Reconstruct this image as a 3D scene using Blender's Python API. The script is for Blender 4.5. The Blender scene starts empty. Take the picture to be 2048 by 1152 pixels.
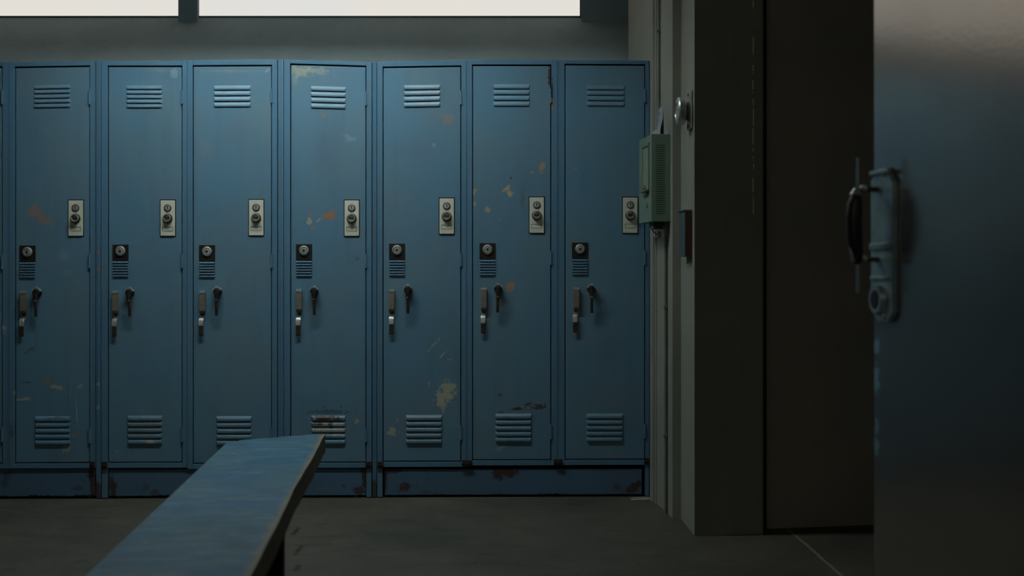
import bpy, bmesh, math, random
from mathutils import Vector, Matrix
random.seed(7)
S = bpy.context.scene
COL = S.collection
F = 2400.0; CX = 1024.0; HY = 536.0; CH = 0.956      # focal length in pixels, horizon row, camera height

# ------------------------------------------------------------------ materials
def lin(c):
    return tuple((v/255/12.92 if v/255 <= .04045 else ((v/255+.055)/1.055)**2.4) for v in c) + (1,)

def new_mat(name):
    m = bpy.data.materials.new(name); m.use_nodes = True
    nt = m.node_tree; b = nt.nodes['Principled BSDF']
    return m, nt, b

def N(nt, t, **kw):
    n = nt.nodes.new(t)
    for k, v in kw.items(): setattr(n, k, v)
    return n

def mathn(nt, op, a, b=None, clamp=False):
    n = N(nt, 'ShaderNodeMath', operation=op); n.use_clamp = clamp
    for i, v in enumerate((a, b)):
        if v is None: continue
        if isinstance(v, (int, float)): n.inputs[i].default_value = v
        else: nt.links.new(v, n.inputs[i])
    return n.outputs[0]

def mix(nt, fac, a, b):
    n = N(nt, 'ShaderNodeMix', data_type='RGBA')
    for s, v in ((n.inputs['Factor'], fac), (n.inputs[6], a), (n.inputs[7], b)):
        if isinstance(v, (int, float, tuple)): s.default_value = v
        else: nt.links.new(v, s)
    return n.outputs[2]

def noise(nt, vec, scale, detail=3, rough=.55):
    n = N(nt, 'ShaderNodeTexNoise'); n.inputs['Scale'].default_value = scale
    n.inputs['Detail'].default_value = detail; n.inputs['Roughness'].default_value = rough
    nt.links.new(vec, n.inputs['Vector']); return n.outputs['Fac']

def scaled(nt, vec, s):
    n = N(nt, 'ShaderNodeMapping'); n.inputs['Scale'].default_value = s
    nt.links.new(vec, n.inputs['Vector']); return n.outputs[0]

def ramp(nt, fac, lo, hi):
    n = N(nt, 'ShaderNodeMapRange'); n.inputs['From Min'].default_value = lo; n.inputs['From Max'].default_value = hi
    n.clamp = True
    nt.links.new(fac, n.inputs['Value']); return n.outputs[0]

def mark_group():
    g = bpy.data.node_groups.new('ragged_mark', 'ShaderNodeTree')
    for nm, st in (('Vector', 'NodeSocketVector'), ('Center', 'NodeSocketVector'), ('Radius', 'NodeSocketVector'),
                   ('Angle', 'NodeSocketFloat'), ('Ragged', 'NodeSocketFloat'), ('Freq', 'NodeSocketFloat'), ('Strength', 'NodeSocketFloat'), ('Inner', 'NodeSocketFloat')):
        g.interface.new_socket(nm, in_out='INPUT', socket_type=st)
    g.interface.new_socket('Fac', in_out='OUTPUT', socket_type='NodeSocketFloat')
    i = g.nodes.new('NodeGroupInput'); o = g.nodes.new('NodeGroupOutput'); L = g.links.new
    sub = g.nodes.new('ShaderNodeVectorMath'); sub.operation = 'SUBTRACT'
    L(i.outputs['Vector'], sub.inputs[0]); L(i.outputs['Center'], sub.inputs[1])
    rot = g.nodes.new('ShaderNodeVectorRotate'); rot.rotation_type = 'Y_AXIS'
    L(sub.outputs[0], rot.inputs['Vector']); L(i.outputs['Angle'], rot.inputs['Angle'])
    div = g.nodes.new('ShaderNodeVectorMath'); div.operation = 'DIVIDE'
    L(rot.outputs[0], div.inputs[0]); L(i.outputs['Radius'], div.inputs[1])
    ln = g.nodes.new('ShaderNodeVectorMath'); ln.operation = 'LENGTH'; L(div.outputs[0], ln.inputs[0])
    nz = g.nodes.new('ShaderNodeTexNoise'); nz.inputs['Detail'].default_value = 6; nz.inputs['Roughness'].default_value = .65
    L(i.outputs['Vector'], nz.inputs['Vector']); L(i.outputs['Freq'], nz.inputs['Scale'])
    c = g.nodes.new('ShaderNodeMath'); c.operation = 'SUBTRACT'; L(nz.outputs['Fac'], c.inputs[0]); c.inputs[1].default_value = .5
    m = g.nodes.new('ShaderNodeMath'); m.operation = 'MULTIPLY_ADD'
    L(c.outputs[0], m.inputs[0]); L(i.outputs['Ragged'], m.inputs[1]); L(ln.outputs['Value'], m.inputs[2])
    r = g.nodes.new('ShaderNodeMapRange'); r.inputs['From Min'].default_value = 1.0; L(i.outputs['Inner'], r.inputs['From Max'])
    L(m.outputs[0], r.inputs['Value'])
    s = g.nodes.new('ShaderNodeMath'); s.operation = 'MULTIPLY'; L(r.outputs[0], s.inputs[0]); L(i.outputs['Strength'], s.inputs[1])
    L(s.outputs[0], o.inputs[0]); return g
MG = mark_group()

def add_marks(nt, vec, col, marks):
    """marks: (cx, cy, cz, rx, rz, angle, colour, strength, freq)"""
    for (c, rx, rz, ang, colr, st, fr) in marks:
        n = N(nt, 'ShaderNodeGroup'); n.node_tree = MG
        nt.links.new(vec, n.inputs['Vector'])
        n.inputs['Center'].default_value = c
        n.inputs['Radius'].default_value = (rx, 1.0, rz)
        n.inputs['Angle'].default_value = ang
        soft = st < .36; n.inputs['Ragged'].default_value = 1.6 if soft else 3.8; n.inputs['Inner'].default_value = 0.0 if soft else .62; n.inputs['Freq'].default_value = fr; n.inputs['Strength'].default_value = st
        col = mix(nt, n.outputs[0], col, lin(colr))
    return col

RUST = (160, 120, 86); TAN = (190, 168, 136); OLIVE = (172, 168, 144); DKR = (66, 50, 42); PALE = (150, 170, 184); DARK = (28, 34, 38)

def blue_paint(name, marks=(), base=(92, 129, 150), alt=(101, 128, 142), rough=.42, seed=0.0, dirt=.0):
    m, nt, b = new_mat(name)
    tc = N(nt, 'ShaderNodeTexCoord').outputs['Object']
    off = N(nt, 'ShaderNodeVectorMath', operation='ADD'); off.inputs[1].default_value = (seed, seed*.7, seed*1.3)
    nt.links.new(tc, off.inputs[0]); v = off.outputs[0]
    f = ramp(nt, noise(nt, v, 3.2, 4), .38, .66)
    col = mix(nt, f, lin(base), lin(alt))
    # grime in faint vertical runs
    g = ramp(nt, noise(nt, scaled(nt, v, (14, 14, 1.6)), 1.5, 5), .50, .80)
    col = mix(nt, mathn(nt, 'MULTIPLY', g, .28), col, lin((78, 100, 114)))
    # pin-prick chips
    vo = N(nt, 'ShaderNodeTexVoronoi'); vo.inputs['Scale'].default_value = 26; nt.links.new(v, vo.inputs['Vector'])
    ck = mathn(nt, 'LESS_THAN', vo.outputs['Distance'], .045)
    gate = mathn(nt, 'GREATER_THAN', noise(nt, v, 6, 1), .60)
    col = mix(nt, mathn(nt, 'MULTIPLY', mathn(nt, 'MULTIPLY', ck, gate), .55), col, lin((150, 165, 172)))
    if dirt:
        d = ramp(nt, noise(nt, v, 9, 6, .7), .60, .68)
        col = mix(nt, mathn(nt, 'MULTIPLY', d, dirt), col, lin((44, 36, 30)))
    col = add_marks(nt, tc, col, marks)
    nt.links.new(col, b.inputs['Base Color'])
    rr = ramp(nt, noise(nt, v, 7, 4), .2, .8)
    nt.links.new(mathn(nt, 'MULTIPLY_ADD', rr, .16) if False else mathn(nt, 'ADD', mathn(nt, 'MULTIPLY', rr, .16), rough - .08), b.inputs['Roughness'])
    bp = N(nt, 'ShaderNodeBump'); bp.inputs['Strength'].default_value = .12; bp.inputs['Distance'].default_value = .002
    nt.links.new(noise(nt, v, 160, 2), bp.inputs['Height'])
    bp2 = N(nt, 'ShaderNodeBump'); bp2.inputs['Strength'].default_value = .25; bp2.inputs['Distance'].default_value = .006
    nt.links.new(noise(nt, v, 4.5, 2), bp2.inputs['Height']); nt.links.new(bp.outputs[0], bp2.inputs['Normal'])
    nt.links.new(bp2.outputs[0], b.inputs['Normal'])
    b.inputs['Specular IOR Level'].default_value = .35
    return m

def simple(name, col, rough=.5, metal=0.0, var=.25, vs=8, spec=.5, bump=.1, bscale=60, col2=None):
    m, nt, b = new_mat(name)
    tc = N(nt, 'ShaderNodeTexCoord').outputs['Object']
    c1 = lin(col); c2 = lin(col2) if col2 else tuple(v*(1-var) for v in c1[:3]) + (1,)
    nt.links.new(mix(nt, ramp(nt, noise(nt, tc, vs, 5), .35, .68), c1, c2), b.inputs['Base Color'])
    b.inputs['Roughness'].default_value = rough; b.inputs['Metallic'].default_value = metal
    b.inputs['Specular IOR Level'].default_value = spec
    bp = N(nt, 'ShaderNodeBump'); bp.inputs['Strength'].default_value = bump; bp.inputs['Distance'].default_value = .003
    nt.links.new(noise(nt, tc, bscale, 4), bp.inputs['Height']); nt.links.new(bp.outputs[0], b.inputs['Normal'])
    return m

M_PLATE = simple('satin_cream_metal', (216, 214, 194), .42, 0, .10, 30)
M_CHROME = simple('worn_chrome', (204, 206, 198), .34, .6, .25, 40)
M_STEEL = simple('dull_steel', (158, 148, 134), .45, .45, .35, 30)
M_BRONZE = simple('dark_bronze', (92, 80, 66), .4, .6, .4, 30)
M_BLACK = simple('blackened_metal', (40, 36, 32), .5, .2, .4, 30)
M_HOLE_SHADE = simple('painted_recess_shade', (10, 14, 18), .8, 0, .1)  # near-black colour stands in for shade inside holes and recesses
M_GREEN = simple('sage_green_enamel', (122, 146, 128), .45, 0, .12, 6)
M_GREEND = simple('slot_liner', (150, 158, 132), .5, 0, .2, 12)
M_RUSTB = simple('rusted_bracket', (58, 44, 36), .8, .1, .5, 60)
M_GREY = simple('grey_box_paint', (88, 98, 102), .5, 0, .2, 10)
M_BROWN = simple('brown_box_side', (96, 66, 50), .6, 0, .3, 14)
M_PAPER = simple('white_paper', (240, 244, 250), .8, 0, .06, 10, bump=.02)
M_PAPER2 = simple('grey_card', (170, 188, 200), .7, 0, .1, 10, bump=.02)
M_DARKLEG = simple('black_leg_paint', (30, 32, 32), .5, .2, .4, 12)
M_PLASTIC = simple('black_grip', (14, 14, 14), .45, 0, .2, 12)
M_CONDUIT = simple('painted_conduit', (118, 116, 106), .6, 0, .25, 12)
M_SKIRT = simple('dark_window_frame', (66, 80, 98), .5, .2, .2, 10)

def wall_mat(name, c1, c2, marks=(), seam=None, rough=.8, chips=True):
    m, nt, b = new_mat(name)
    tc = N(nt, 'ShaderNodeTexCoord').outputs['Object']
    col = mix(nt, ramp(nt, noise(nt, tc, 2.2, 6, .6), .35, .68), lin(c1), lin(c2))
    g = ramp(nt, noise(nt, scaled(nt, tc, (9, 9, .9)), 1.4, 5), .52, .8)
    col = mix(nt, mathn(nt, 'MULTIPLY', g, .25), col, lin(tuple(v*.72 for v in c1)))
    if chips:
        vo = N(nt, 'ShaderNodeTexVoronoi'); vo.inputs['Scale'].default_value = 14; nt.links.new(tc, vo.inputs['Vector'])
        ck = mathn(nt, 'MULTIPLY', mathn(nt, 'LESS_THAN', vo.outputs['Distance'], .05), mathn(nt, 'GREATER_THAN', noise(nt, tc, 5, 1), .6))
        col = mix(nt, mathn(nt, 'MULTIPLY', ck, .5), col, lin((150, 146, 134)))
    if seam is not None:      # a broken vertical line of flaked paint
        sx = N(nt, 'ShaderNodeSeparateXYZ'); nt.links.new(tc, sx.inputs[0])
        wob = mathn(nt, 'MULTIPLY', mathn(nt, 'SUBTRACT', noise(nt, tc, 9, 3), .5), .012)
        d = mathn(nt, 'ABSOLUTE', mathn(nt, 'SUBTRACT', mathn(nt, 'ADD', sx.outputs[0], wob), seam))
        on = mathn(nt, 'MULTIPLY', mathn(nt, 'LESS_THAN', d, .0024), mathn(nt, 'GREATER_THAN', noise(nt, tc, 11, 4, .7), .50))
        hi = mathn(nt, 'GREATER_THAN', sx.outputs[2], 1.15)
        col = mix(nt, mathn(nt, 'MULTIPLY', mathn(nt, 'MULTIPLY', on, hi), .95), col, lin((245, 236, 210)))
    col = add_marks(nt, tc, col, marks)
    nt.links.new(col, b.inputs['Base Color']); b.inputs['Roughness'].default_value = rough
    b.inputs['Specular IOR Level'].default_value = .3
    bp = N(nt, 'ShaderNodeBump'); bp.inputs['Strength'].default_value = .25; bp.inputs['Distance'].default_value = .004
    nt.links.new(noise(nt, tc, 45, 5, .65), bp.inputs['Height']); nt.links.new(bp.outputs[0], b.inputs['Normal'])
    return m

# ------------------------------------------------------------------ mesh helpers
def box(bm, x0, x1, y0, y1, z0, z1, bev=0, seg=2):
    t = bmesh.new()
    bmesh.ops.create_cube(t, size=1)
    for v in t.verts:
        v.co = Vector((x0+(v.co.x+.5)*(x1-x0), y0+(v.co.y+.5)*(y1-y0), z0+(v.co.z+.5)*(z1-z0)))
    if bev: bmesh.ops.bevel(t, geom=t.edges[:], offset=bev, segments=seg, profile=.5, affect='EDGES')
    merge(bm, t)

def merge(bm, t):
    me = bpy.data.meshes.new('tmp'); t.to_mesh(me); t.free(); bm.from_mesh(me); bpy.data.meshes.remove(me)

def cyl(bm, c, r1, r2, depth, axis='Y', seg=28, bev=0, rot=None):
    """cylinder whose base centre is c, going along -Y (axis='Y'), +Z or -X"""
    t = bmesh.new()
    bmesh.ops.create_cone(t, cap_ends=True, segments=seg, radius1=r1, radius2=r2, depth=depth)
    bmesh.ops.translate(t, verts=t.verts, vec=(0, 0, depth/2))
    if bev:
        es = [e for e in t.edges if e.verts[0].co.z > depth*.99 and e.verts[1].co.z > depth*.99]
        bmesh.ops.bevel(t, geom=es, offset=bev, segments=3, profile=.5, affect='EDGES')
    if axis == 'Y': R = Matrix.Rotation(math.pi/2, 4, 'X')
    elif axis == 'X': R = Matrix.Rotation(-math.pi/2, 4, 'Y')
    else: R = Matrix.Identity(4)
    if rot: R = rot @ R
    bmesh.ops.transform(t, matrix=Matrix.Translation(c) @ R, verts=t.verts)
    merge(bm, t)

def lathe(bm, c, prof, axis='Y', seg=32):
    """prof: list of (radius, height) ; revolved, height along -Y (axis Y), -X (axis X) or +Z"""
    rings = []
    for r, h in prof:
        ring = []
        for k in range(seg):
            a = 2*math.pi*k/seg; p, q = r*math.cos(a), r*math.sin(a)
            if axis == 'Y': co = (c[0]+p, c[1]-h, c[2]+q)
            elif axis == 'X': co = (c[0]-h, c[1]+p, c[2]+q)
            else: co = (c[0]+p, c[1]+q, c[2]+h)
            ring.append(bm.verts.new(co))
        rings.append(ring)
    for a, b in zip(rings, rings[1:]):
        for k in range(seg):
            bm.faces.new((a[k], a[(k+1) % seg], b[(k+1) % seg], b[k]))
    bm.faces.new(rings[0][::-1]); bm.faces.new(rings[-1])

def prism_yz(bm, x0, x1, pts):
    a = [bm.verts.new((x0, y, z)) for y, z in pts]; b = [bm.verts.new((x1, y, z)) for y, z in pts]
    n = len(pts)
    bm.faces.new(a); bm.faces.new(b[::-1])
    for i in range(n): bm.faces.new((a[i], b[i], b[(i+1) % n], a[(i+1) % n]))

def prism_xy(bm, pts, z0, z1):
    a = [bm.verts.new((x, y, z0)) for x, y in pts]; b = [bm.verts.new((x, y, z1)) for x, y in pts]
    n = len(pts)
    bm.faces.new(a[::-1]); bm.faces.new(b)
    for i in range(n): bm.faces.new((a[i], a[(i+1) % n], b[(i+1) % n], b[i]))

def frustum(bm, x0, x1, z0, z1, y, d, ex, et, eb):
    """raised louvre blade: back rectangle at y, front at y-d, inset ex at ends, et at top, eb at the bottom"""
    bk = [bm.verts.new(p) for p in ((x0, y, z0), (x1, y, z0), (x1, y, z1), (x0, y, z1))]
    fr = [bm.verts.new(p) for p in ((x0+ex, y-d, z0+eb), (x1-ex, y-d, z0+eb), (x1-ex, y-d, z1-et), (x0+ex, y-d, z1-et))]
    bm.faces.new(fr); bm.faces.new(bk[::-1])
    for i in range(4): bm.faces.new((bk[i], bk[(i+1) % 4], fr[(i+1) % 4], fr[i]))

def tube(bm, pts, r, seg=12):
    pts = [Vector(p) for p in pts]; rings = []
    for i, p in enumerate(pts):
        d = (pts[min(i+1, len(pts)-1)] - pts[max(i-1, 0)]).normalized()
        u = d.cross(Vector((0, 1, .13))).normalized(); w = d.cross(u)
        rr = r[i] if isinstance(r, (list, tuple)) else r
        rings.append([bm.verts.new(p + u*rr*math.cos(2*math.pi*k/seg) + w*rr*math.sin(2*math.pi*k/seg)) for k in range(seg)])
    for a, b in zip(rings, rings[1:]):
        for k in range(seg): bm.faces.new((a[k], a[(k+1) % seg], b[(k+1) % seg], b[k]))
    bm.faces.new(rings[0][::-1]); bm.faces.new(rings[-1])

def obj(name, bm, mat, parent=None, smooth=False, label=None):
    bmesh.ops.recalc_face_normals(bm, faces=bm.faces[:])
    me = bpy.data.meshes.new(name); bm.to_mesh(me); bm.free()
    if smooth:
        for p in me.polygons: p.use_smooth = True
        try: me.set_sharp_from_angle(angle=math.radians(35))
        except Exception: pass
    me.materials.append(mat)
    o = bpy.data.objects.new(name, me); COL.objects.link(o)
    if smooth:
        wn = o.modifiers.new('WeightedNormal', 'WEIGHTED_NORMAL'); wn.keep_sharp = True; wn.weight = 90
    if parent: o.parent = parent
    if label: o['label'] = label
    return o

def thing(name, label, cat, loc=(0, 0, 0), rz=0, group=None):
    o = bpy.data.objects.new(name, None); COL.objects.link(o)
    o.empty_display_size = .1
    o.location = loc; o.rotation_euler = (0, 0, rz); o['label'] = label; o['category'] = cat
    if group: o['group'] = group
    return o

def struct(name, bm, mat, smooth=False):
    o = obj(name, bm, mat, None, smooth); o['kind'] = 'structure'; return o
B = bmesh.new

# ------------------------------------------------------------------ the room
K = .02; TH = math.atan(K)                              # the locker row stands 1.1 degrees off square
def P(x, y=HY):                                         # a point of the locker fronts: distance along the row, height
    u = (x-CX)/F; Y = 5.0/(1-K*u)
    return u*Y/math.cos(TH), CH-(y-HY)/F*Y
def rowpt(s, d=0):                                      # world position, d metres behind the fronts
    return (s*math.cos(TH)-d*math.sin(TH), 5.0+s*math.sin(TH)+d*math.cos(TH))

H = 3.05
m_floor_marks = []
def floor_at(x, y):
    Y = CH*F/(y-HY); return ((x-CX)/F*Y, Y)

# floor with its own mark handling: coordinates lie in XY
def floor_material():
    m, nt, b = new_mat('worn_concrete')
    tc = N(nt, 'ShaderNodeTexCoord').outputs['Object']
    n1 = ramp(nt, noise(nt, tc, 1.6, 7, .62), .34, .70)
    col = mix(nt, n1, lin((88, 82, 70)), lin((64, 63, 55)))
    n2 = ramp(nt, noise(nt, scaled(nt, tc, (2.2, 5.0, 1)), 2.4, 6, .68), .54, .70)
    col = mix(nt, mathn(nt, 'MULTIPLY', n2, .6), col, lin((48, 47, 42)))
    n3 = ramp(nt, noise(nt, tc, 30, 4, .6), .60, .74)
    col = mix(nt, mathn(nt, 'MULTIPLY', n3, .35), col, lin((130, 122, 104)))
    vo = N(nt, 'ShaderNodeTexVoronoi'); vo.inputs['Scale'].default_value = 9; nt.links.new(tc, vo.inputs['Vector'])
    ck = mathn(nt, 'MULTIPLY', mathn(nt, 'LESS_THAN', vo.outputs['Distance'], .05), mathn(nt, 'GREATER_THAN', noise(nt, tc, 4, 1), .58))
    col = mix(nt, mathn(nt, 'MULTIPLY', ck, .6), col, lin((150, 146, 132)))
    # expansion joint running towards the alcove
    a = floor_at(1585, 1066); c = floor_at(1682, 1150)
    dx, dy = c[0]-a[0], c[1]-a[1]; L = math.hypot(dx, dy); nx, ny = -dy/L, dx/L
    sx = N(nt, 'ShaderNodeSeparateXYZ'); nt.links.new(tc, sx.inputs[0])
    e = mathn(nt, 'ADD', mathn(nt, 'MULTIPLY', mathn(nt, 'SUBTRACT', sx.outputs[0], a[0]), nx),
              mathn(nt, 'MULTIPLY', mathn(nt, 'SUBTRACT', sx.outputs[1], a[1]), ny))
    e = mathn(nt, 'ADD', e, mathn(nt, 'MULTIPLY', mathn(nt, 'SUBTRACT', noise(nt, tc, 6, 2), .5), .02))
    col = mix(nt, mathn(nt, 'MULTIPLY', mathn(nt, 'LESS_THAN', mathn(nt, 'ABSOLUTE', e), .006), .7), col, lin((150, 138, 122)))
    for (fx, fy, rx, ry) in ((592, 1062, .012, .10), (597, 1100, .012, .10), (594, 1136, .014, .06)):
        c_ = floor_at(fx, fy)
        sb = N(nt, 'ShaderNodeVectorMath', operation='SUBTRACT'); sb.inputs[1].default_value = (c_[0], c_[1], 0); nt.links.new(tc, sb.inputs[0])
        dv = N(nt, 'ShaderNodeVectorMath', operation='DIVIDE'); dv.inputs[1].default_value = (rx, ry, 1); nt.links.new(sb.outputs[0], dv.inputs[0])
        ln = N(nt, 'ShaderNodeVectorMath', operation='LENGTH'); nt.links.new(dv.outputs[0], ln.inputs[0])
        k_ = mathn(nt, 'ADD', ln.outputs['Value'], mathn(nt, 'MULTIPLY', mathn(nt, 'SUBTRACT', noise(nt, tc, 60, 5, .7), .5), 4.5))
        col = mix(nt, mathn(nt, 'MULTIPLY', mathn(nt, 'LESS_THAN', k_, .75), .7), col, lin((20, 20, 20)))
    nt.links.new(col, b.inputs['Base Color'])
    nt.links.new(mathn(nt, 'ADD', mathn(nt, 'MULTIPLY', noise(nt, tc, 5, 5), .3), .42), b.inputs['Roughness'])
    b.inputs['Specular IOR Level'].default_value = .3
    bp = N(nt, 'ShaderNodeBump'); bp.inputs['Strength'].default_value = .35; bp.inputs['Distance'].default_value = .006
    nt.links.new(noise(nt, tc, 28, 6, .7), bp.inputs['Height']); nt.links.new(bp.outputs[0], b.inputs['Normal'])
    return m
bm = B(); box(bm, -4.2, 2.6, -2.0, 6.1, -.1, 0); struct('floor', bm, floor_material())
M_CEIL = wall_mat('ceiling_paint', (112, 112, 106), (96, 96, 92), chips=False)
bm = B(); box(bm, -4.2, 2.6, -2.0, 6.1, H, H+.1); struct('ceiling', bm, M_CEIL)

M_BACK = wall_mat('back_wall_plaster', (166, 184, 184), (152, 168, 168))
M_SIDE = wall_mat('side_wall_paint', (152, 150, 138), (138, 140, 130))
M_PIER = wall_mat('pier_paint', (154, 152, 139), (140, 141, 131), seam=(1507-CX)/F*4.305)
M_ALC = wall_mat('alcove_paint', (176, 168, 150), (160, 156, 142))
M_ROOM = wall_mat('room_paint', (120, 124, 120), (104, 108, 106))

# back wall: solid up to the sill, then the sill slopes back to the glass; piers stand between the windows
WB = .50                                                # wall face behind the locker fronts
def wx(x, Y): return (x-CX)/F*Y
G = 5.80                                                # glass plane
zs = CH+(HY-33)/F*(G-.02)                               # foot of the glass
win = [(-3.7, wx(361, G)), (wx(396, G), wx(1162, G))]
bm = B()
prism_yz(bm, -4.1, 2.5, [(5.47, 0), (5.47, 1.84), (G, zs), (6.0, zs), (6.0, 0)])
top = 2.90
prism_yz(bm, -4.1, 2.5, [(5.72, top), (5.72, H), (6.0, H), (6.0, top)])
def wedge(xa, xb, front=5.47):
    t = B(); prism_yz(t, xa, xb, [(front, zs-.03), (front, top+.1), (6.0, top+.1), (6.0, zs-.03)]); merge(bm, t)
wedge(-4.1, -3.7, 5.775); wedge(win[1][1], 2.5, 5.775)
t = B(); prism_xy(t, [(win[0][1]-.004, 5.775), (win[0][1]-.004, 6.0), (win[1][0]+.004, 6.0), (win[1][0]+.004, 5.775)], zs-.06, top+.1); merge(bm, t)
struct('wall_back', bm, M_BACK)

def glass_mat(k=1.0):
    m, nt, b = new_mat('frosted_daylit_glass')
    tc = N(nt, 'ShaderNodeTexCoord').outputs['Object']
    col = mix(nt, ramp(nt, noise(nt, tc, 1.3, 3), .3, .7), lin((232, 224, 210)), lin((222, 222, 220)))
    nt.links.new(col, b.inputs['Emission Color']); b.inputs['Emission Strength'].default_value = k
    b.inputs['Base Color'].default_value = (.05, .05, .05, 1); b.inputs['Roughness'].default_value = .5
    b.inputs['Specular IOR Level'].default_value = .1
    return m
M_GLASS = glass_mat()
for i, (xa, xb) in enumerate(win):
    bm = B(); f = .006
    box(bm, xa, xb, G-.001, G+.03, zs-.002, zs+.007); box(bm, xa, xb, G-.015, G+.03, top-.03, top)
    for x in (xa, xb-f): box(bm, x, x+f, G-.015, G+.03, zs, top)
    fr = struct('window_%d' % (i+1), bm, M_SKIRT)
    bm = B(); box(bm, xa+f, xb-f, G, G+.008, zs+.007, top-.03)
    p = obj('window_glass', bm, M_GLASS, fr)

bm = B(); box(bm, -4.1, -3.9, -1.9, 5.6, 0, H); struct('wall_left', bm, M_ROOM)
FW = (-2.9, .5, 1.75, 2.85)
bm = B(); box(bm, -4.1, 2.5, -1.9, -1.7, 0, FW[2]); box(bm, -4.1, 2.5, -1.9, -1.7, FW[3], H)
box(bm, -4.1, FW[0], -1.9, -1.7, FW[2], FW[3]); box(bm, FW[1], 2.5, -1.9, -1.7, FW[2], FW[3]); struct('wall_front', bm, M_ROOM)
bm = B()
for x in (FW[0], FW[0]+1.12, FW[0]+2.26, FW[1]-.03): box(bm, x, x+.03, -1.84, -1.80, FW[2], FW[3])
box(bm, FW[0], FW[1], -1.84, -1.80, FW[2], FW[2]+.03); box(bm, FW[0], FW[1], -1.84, -1.80, FW[3]-.03, FW[3])
fr = struct('window_3', bm, M_SKIRT)  # unseen window added behind the camera as fill light
bm = B(); box(bm, FW[0]+.01, FW[1]-.01, -1.83, -1.82, FW[2]+.01, FW[3]-.01); obj('window_glass', bm, glass_mat(.95), fr)  # its glowing pane brightens pier, alcove and locker fronts
bm = B(); box(bm, 2.3, 2.5, -1.9, 5.6, 0, H); struct('wall_corridor', bm, M_ALC)

# the stepped pier right of the lockers
A5 = (.576, 5.01); A1 = (.6122, 4.576); B0 = (.6444, 4.576); B1 = (.651, 4.28); C1 = (.902, 4.313)
Ab = (A5[0]-.0833*.50, 5.51)
bm = B(); prism_xy(bm, [Ab, A1, B0, B1, C1, (.902, 5.51)], 0, H); struct('wall_pier', bm, M_PIER)
bm = B(); prism_xy(bm, [(.934, 4.40), (2.3, 4.616), (2.3, 4.80), (.934, 4.60)], 0, H); struct('wall_alcove', bm, M_ALC)
# near part of the right wall with its doorway
def rw(Y): return .905-.0833*(Y-1.565)
bm = B()
prism_xy(bm, [(rw(-1.7), -1.7), (rw(1.54), 1.54), (rw(1.54)+.14, 1.54), (rw(-1.7)+.14, -1.7)], 0, H)
prism_xy(bm, [(rw(2.47), 2.47), (rw(2.60), 2.60), (2.3, 2.68), (2.3, 2.56), (rw(2.47)+.14, 2.47)], 0, H)
prism_xy(bm, [(rw(1.54), 1.54), (rw(2.47), 2.47), (rw(2.47)+.14, 2.47), (rw(1.54)+.14, 1.54)], 2.2, H)
struct('wall_right', bm, M_ROOM)

# ------------------------------------------------------------------ lockers
# pixel tables of the seven lockers in view plus the sliver at the left edge
LK = [
 dict(b=(-165, 19), d=(-152, 3), top=(125, 124), dt=136, db=926, uv=(-118, -44, 171, 218, 5), lv=(-116, -44, 832, 890), pl=(-46, 401), lp=(-144, 491), bar=(-141, 583), lev=(-108, 582), hk=(-139, 639), hinge=(180, 510, 855), legs=''),
 dict(b=(19, 191), d=(31, 178), top=(124, 121), dt=135, db=925, uv=(67, 141, 171, 218, 5), lv=(69, 141, 832, 890), pl=(137, 401), lp=(39, 491), bar=(42, 583), lev=(76, 580), hk=(40, 638), hinge=(181, 508, 858), legs=''),
 dict(b=(203, 375), d=(217, 363), top=(121, 121), dt=134, db=924, uv=(252, 325, 171, 217, 5), lv=(254, 325, 831, 889), pl=(321, 401), lp=(225, 489), bar=(226, 583), lev=(261, 580), hk=(225, 638), hinge=(180, 508, 855), legs='l'),
 dict(b=(375, 555), d=(387, 542), top=(120, 119), dt=133, db=926, uv=(427, 502, 171, 216, 4), lv=(432, 504, 832, 891), pl=(498, 400), lp=(398, 490), bar=(400, 583), lev=(436, 578), hk=(398, 637), hinge=(178, 508, 855), legs=''),
 dict(b=(568, 744), d=(582, 731), top=(119, 124), dt=132, db=924, uv=(621, 692, 170, 216, 4), lv=(622, 692, 831, 889), pl=(689, 401), lp=(592, 488), bar=(593, 580), lev=(629, 577), hk=(592, 636), hinge=(183, 508, 856), legs='r'),
 dict(b=(754, 933), d=(767, 921), top=(123, 120), dt=135, db=922, uv=(807, 881, 171, 217, 4), lv=(811, 885, 830, 888), pl=(879, 397), lp=(778, 487), bar=(778, 580), lev=(816, 574), hk=(778, 634), hinge=(181, 505, 852), legs='l'),
 dict(b=(933, 1115), d=(946, 1101), top=(119, 119), dt=132, db=919, uv=(986, 1060, 168, 214, 4), lv=(990, 1064, 827, 885), pl=(1059, 395), lp=(959, 486), bar=(962, 577), lev=(996, 572), hk=(961, 632), hinge=(178, 502, 850), legs=''),
 dict(b=(1115, 1299), d=(1131, 1289), top=(120, 121), dt=131, db=918, uv=(1173, 1250, 170, 213, 4), lv=(1172, 1247, 827, 884), pl=(1246, 395), lp=(1144, 485), bar=(1147, 576), lev=(1182, 573), hk=(1145, 630), hinge=(178, 502, 848), legs='r'),
]
LABELS = [
 'blue metal locker cut off by the left edge of the photo',
 'blue locker with orange rust smears left of its pale latch plate, leftmost whole one',
 'second whole blue locker from the left, pale scuff in its top right corner',
 'clean blue locker whose bottom louvres the far left bench corner half hides',
 'blue locker with rusty bottom louvres, directly behind the right tip of the bench',
 'blue locker with a big olive-tan flaked patch above its bottom louvres',
 'blue locker with several tan paint chips around its middle and a rusted upper hinge',
 'rightmost and darkest blue locker, beside the green wall box',
]
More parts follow.
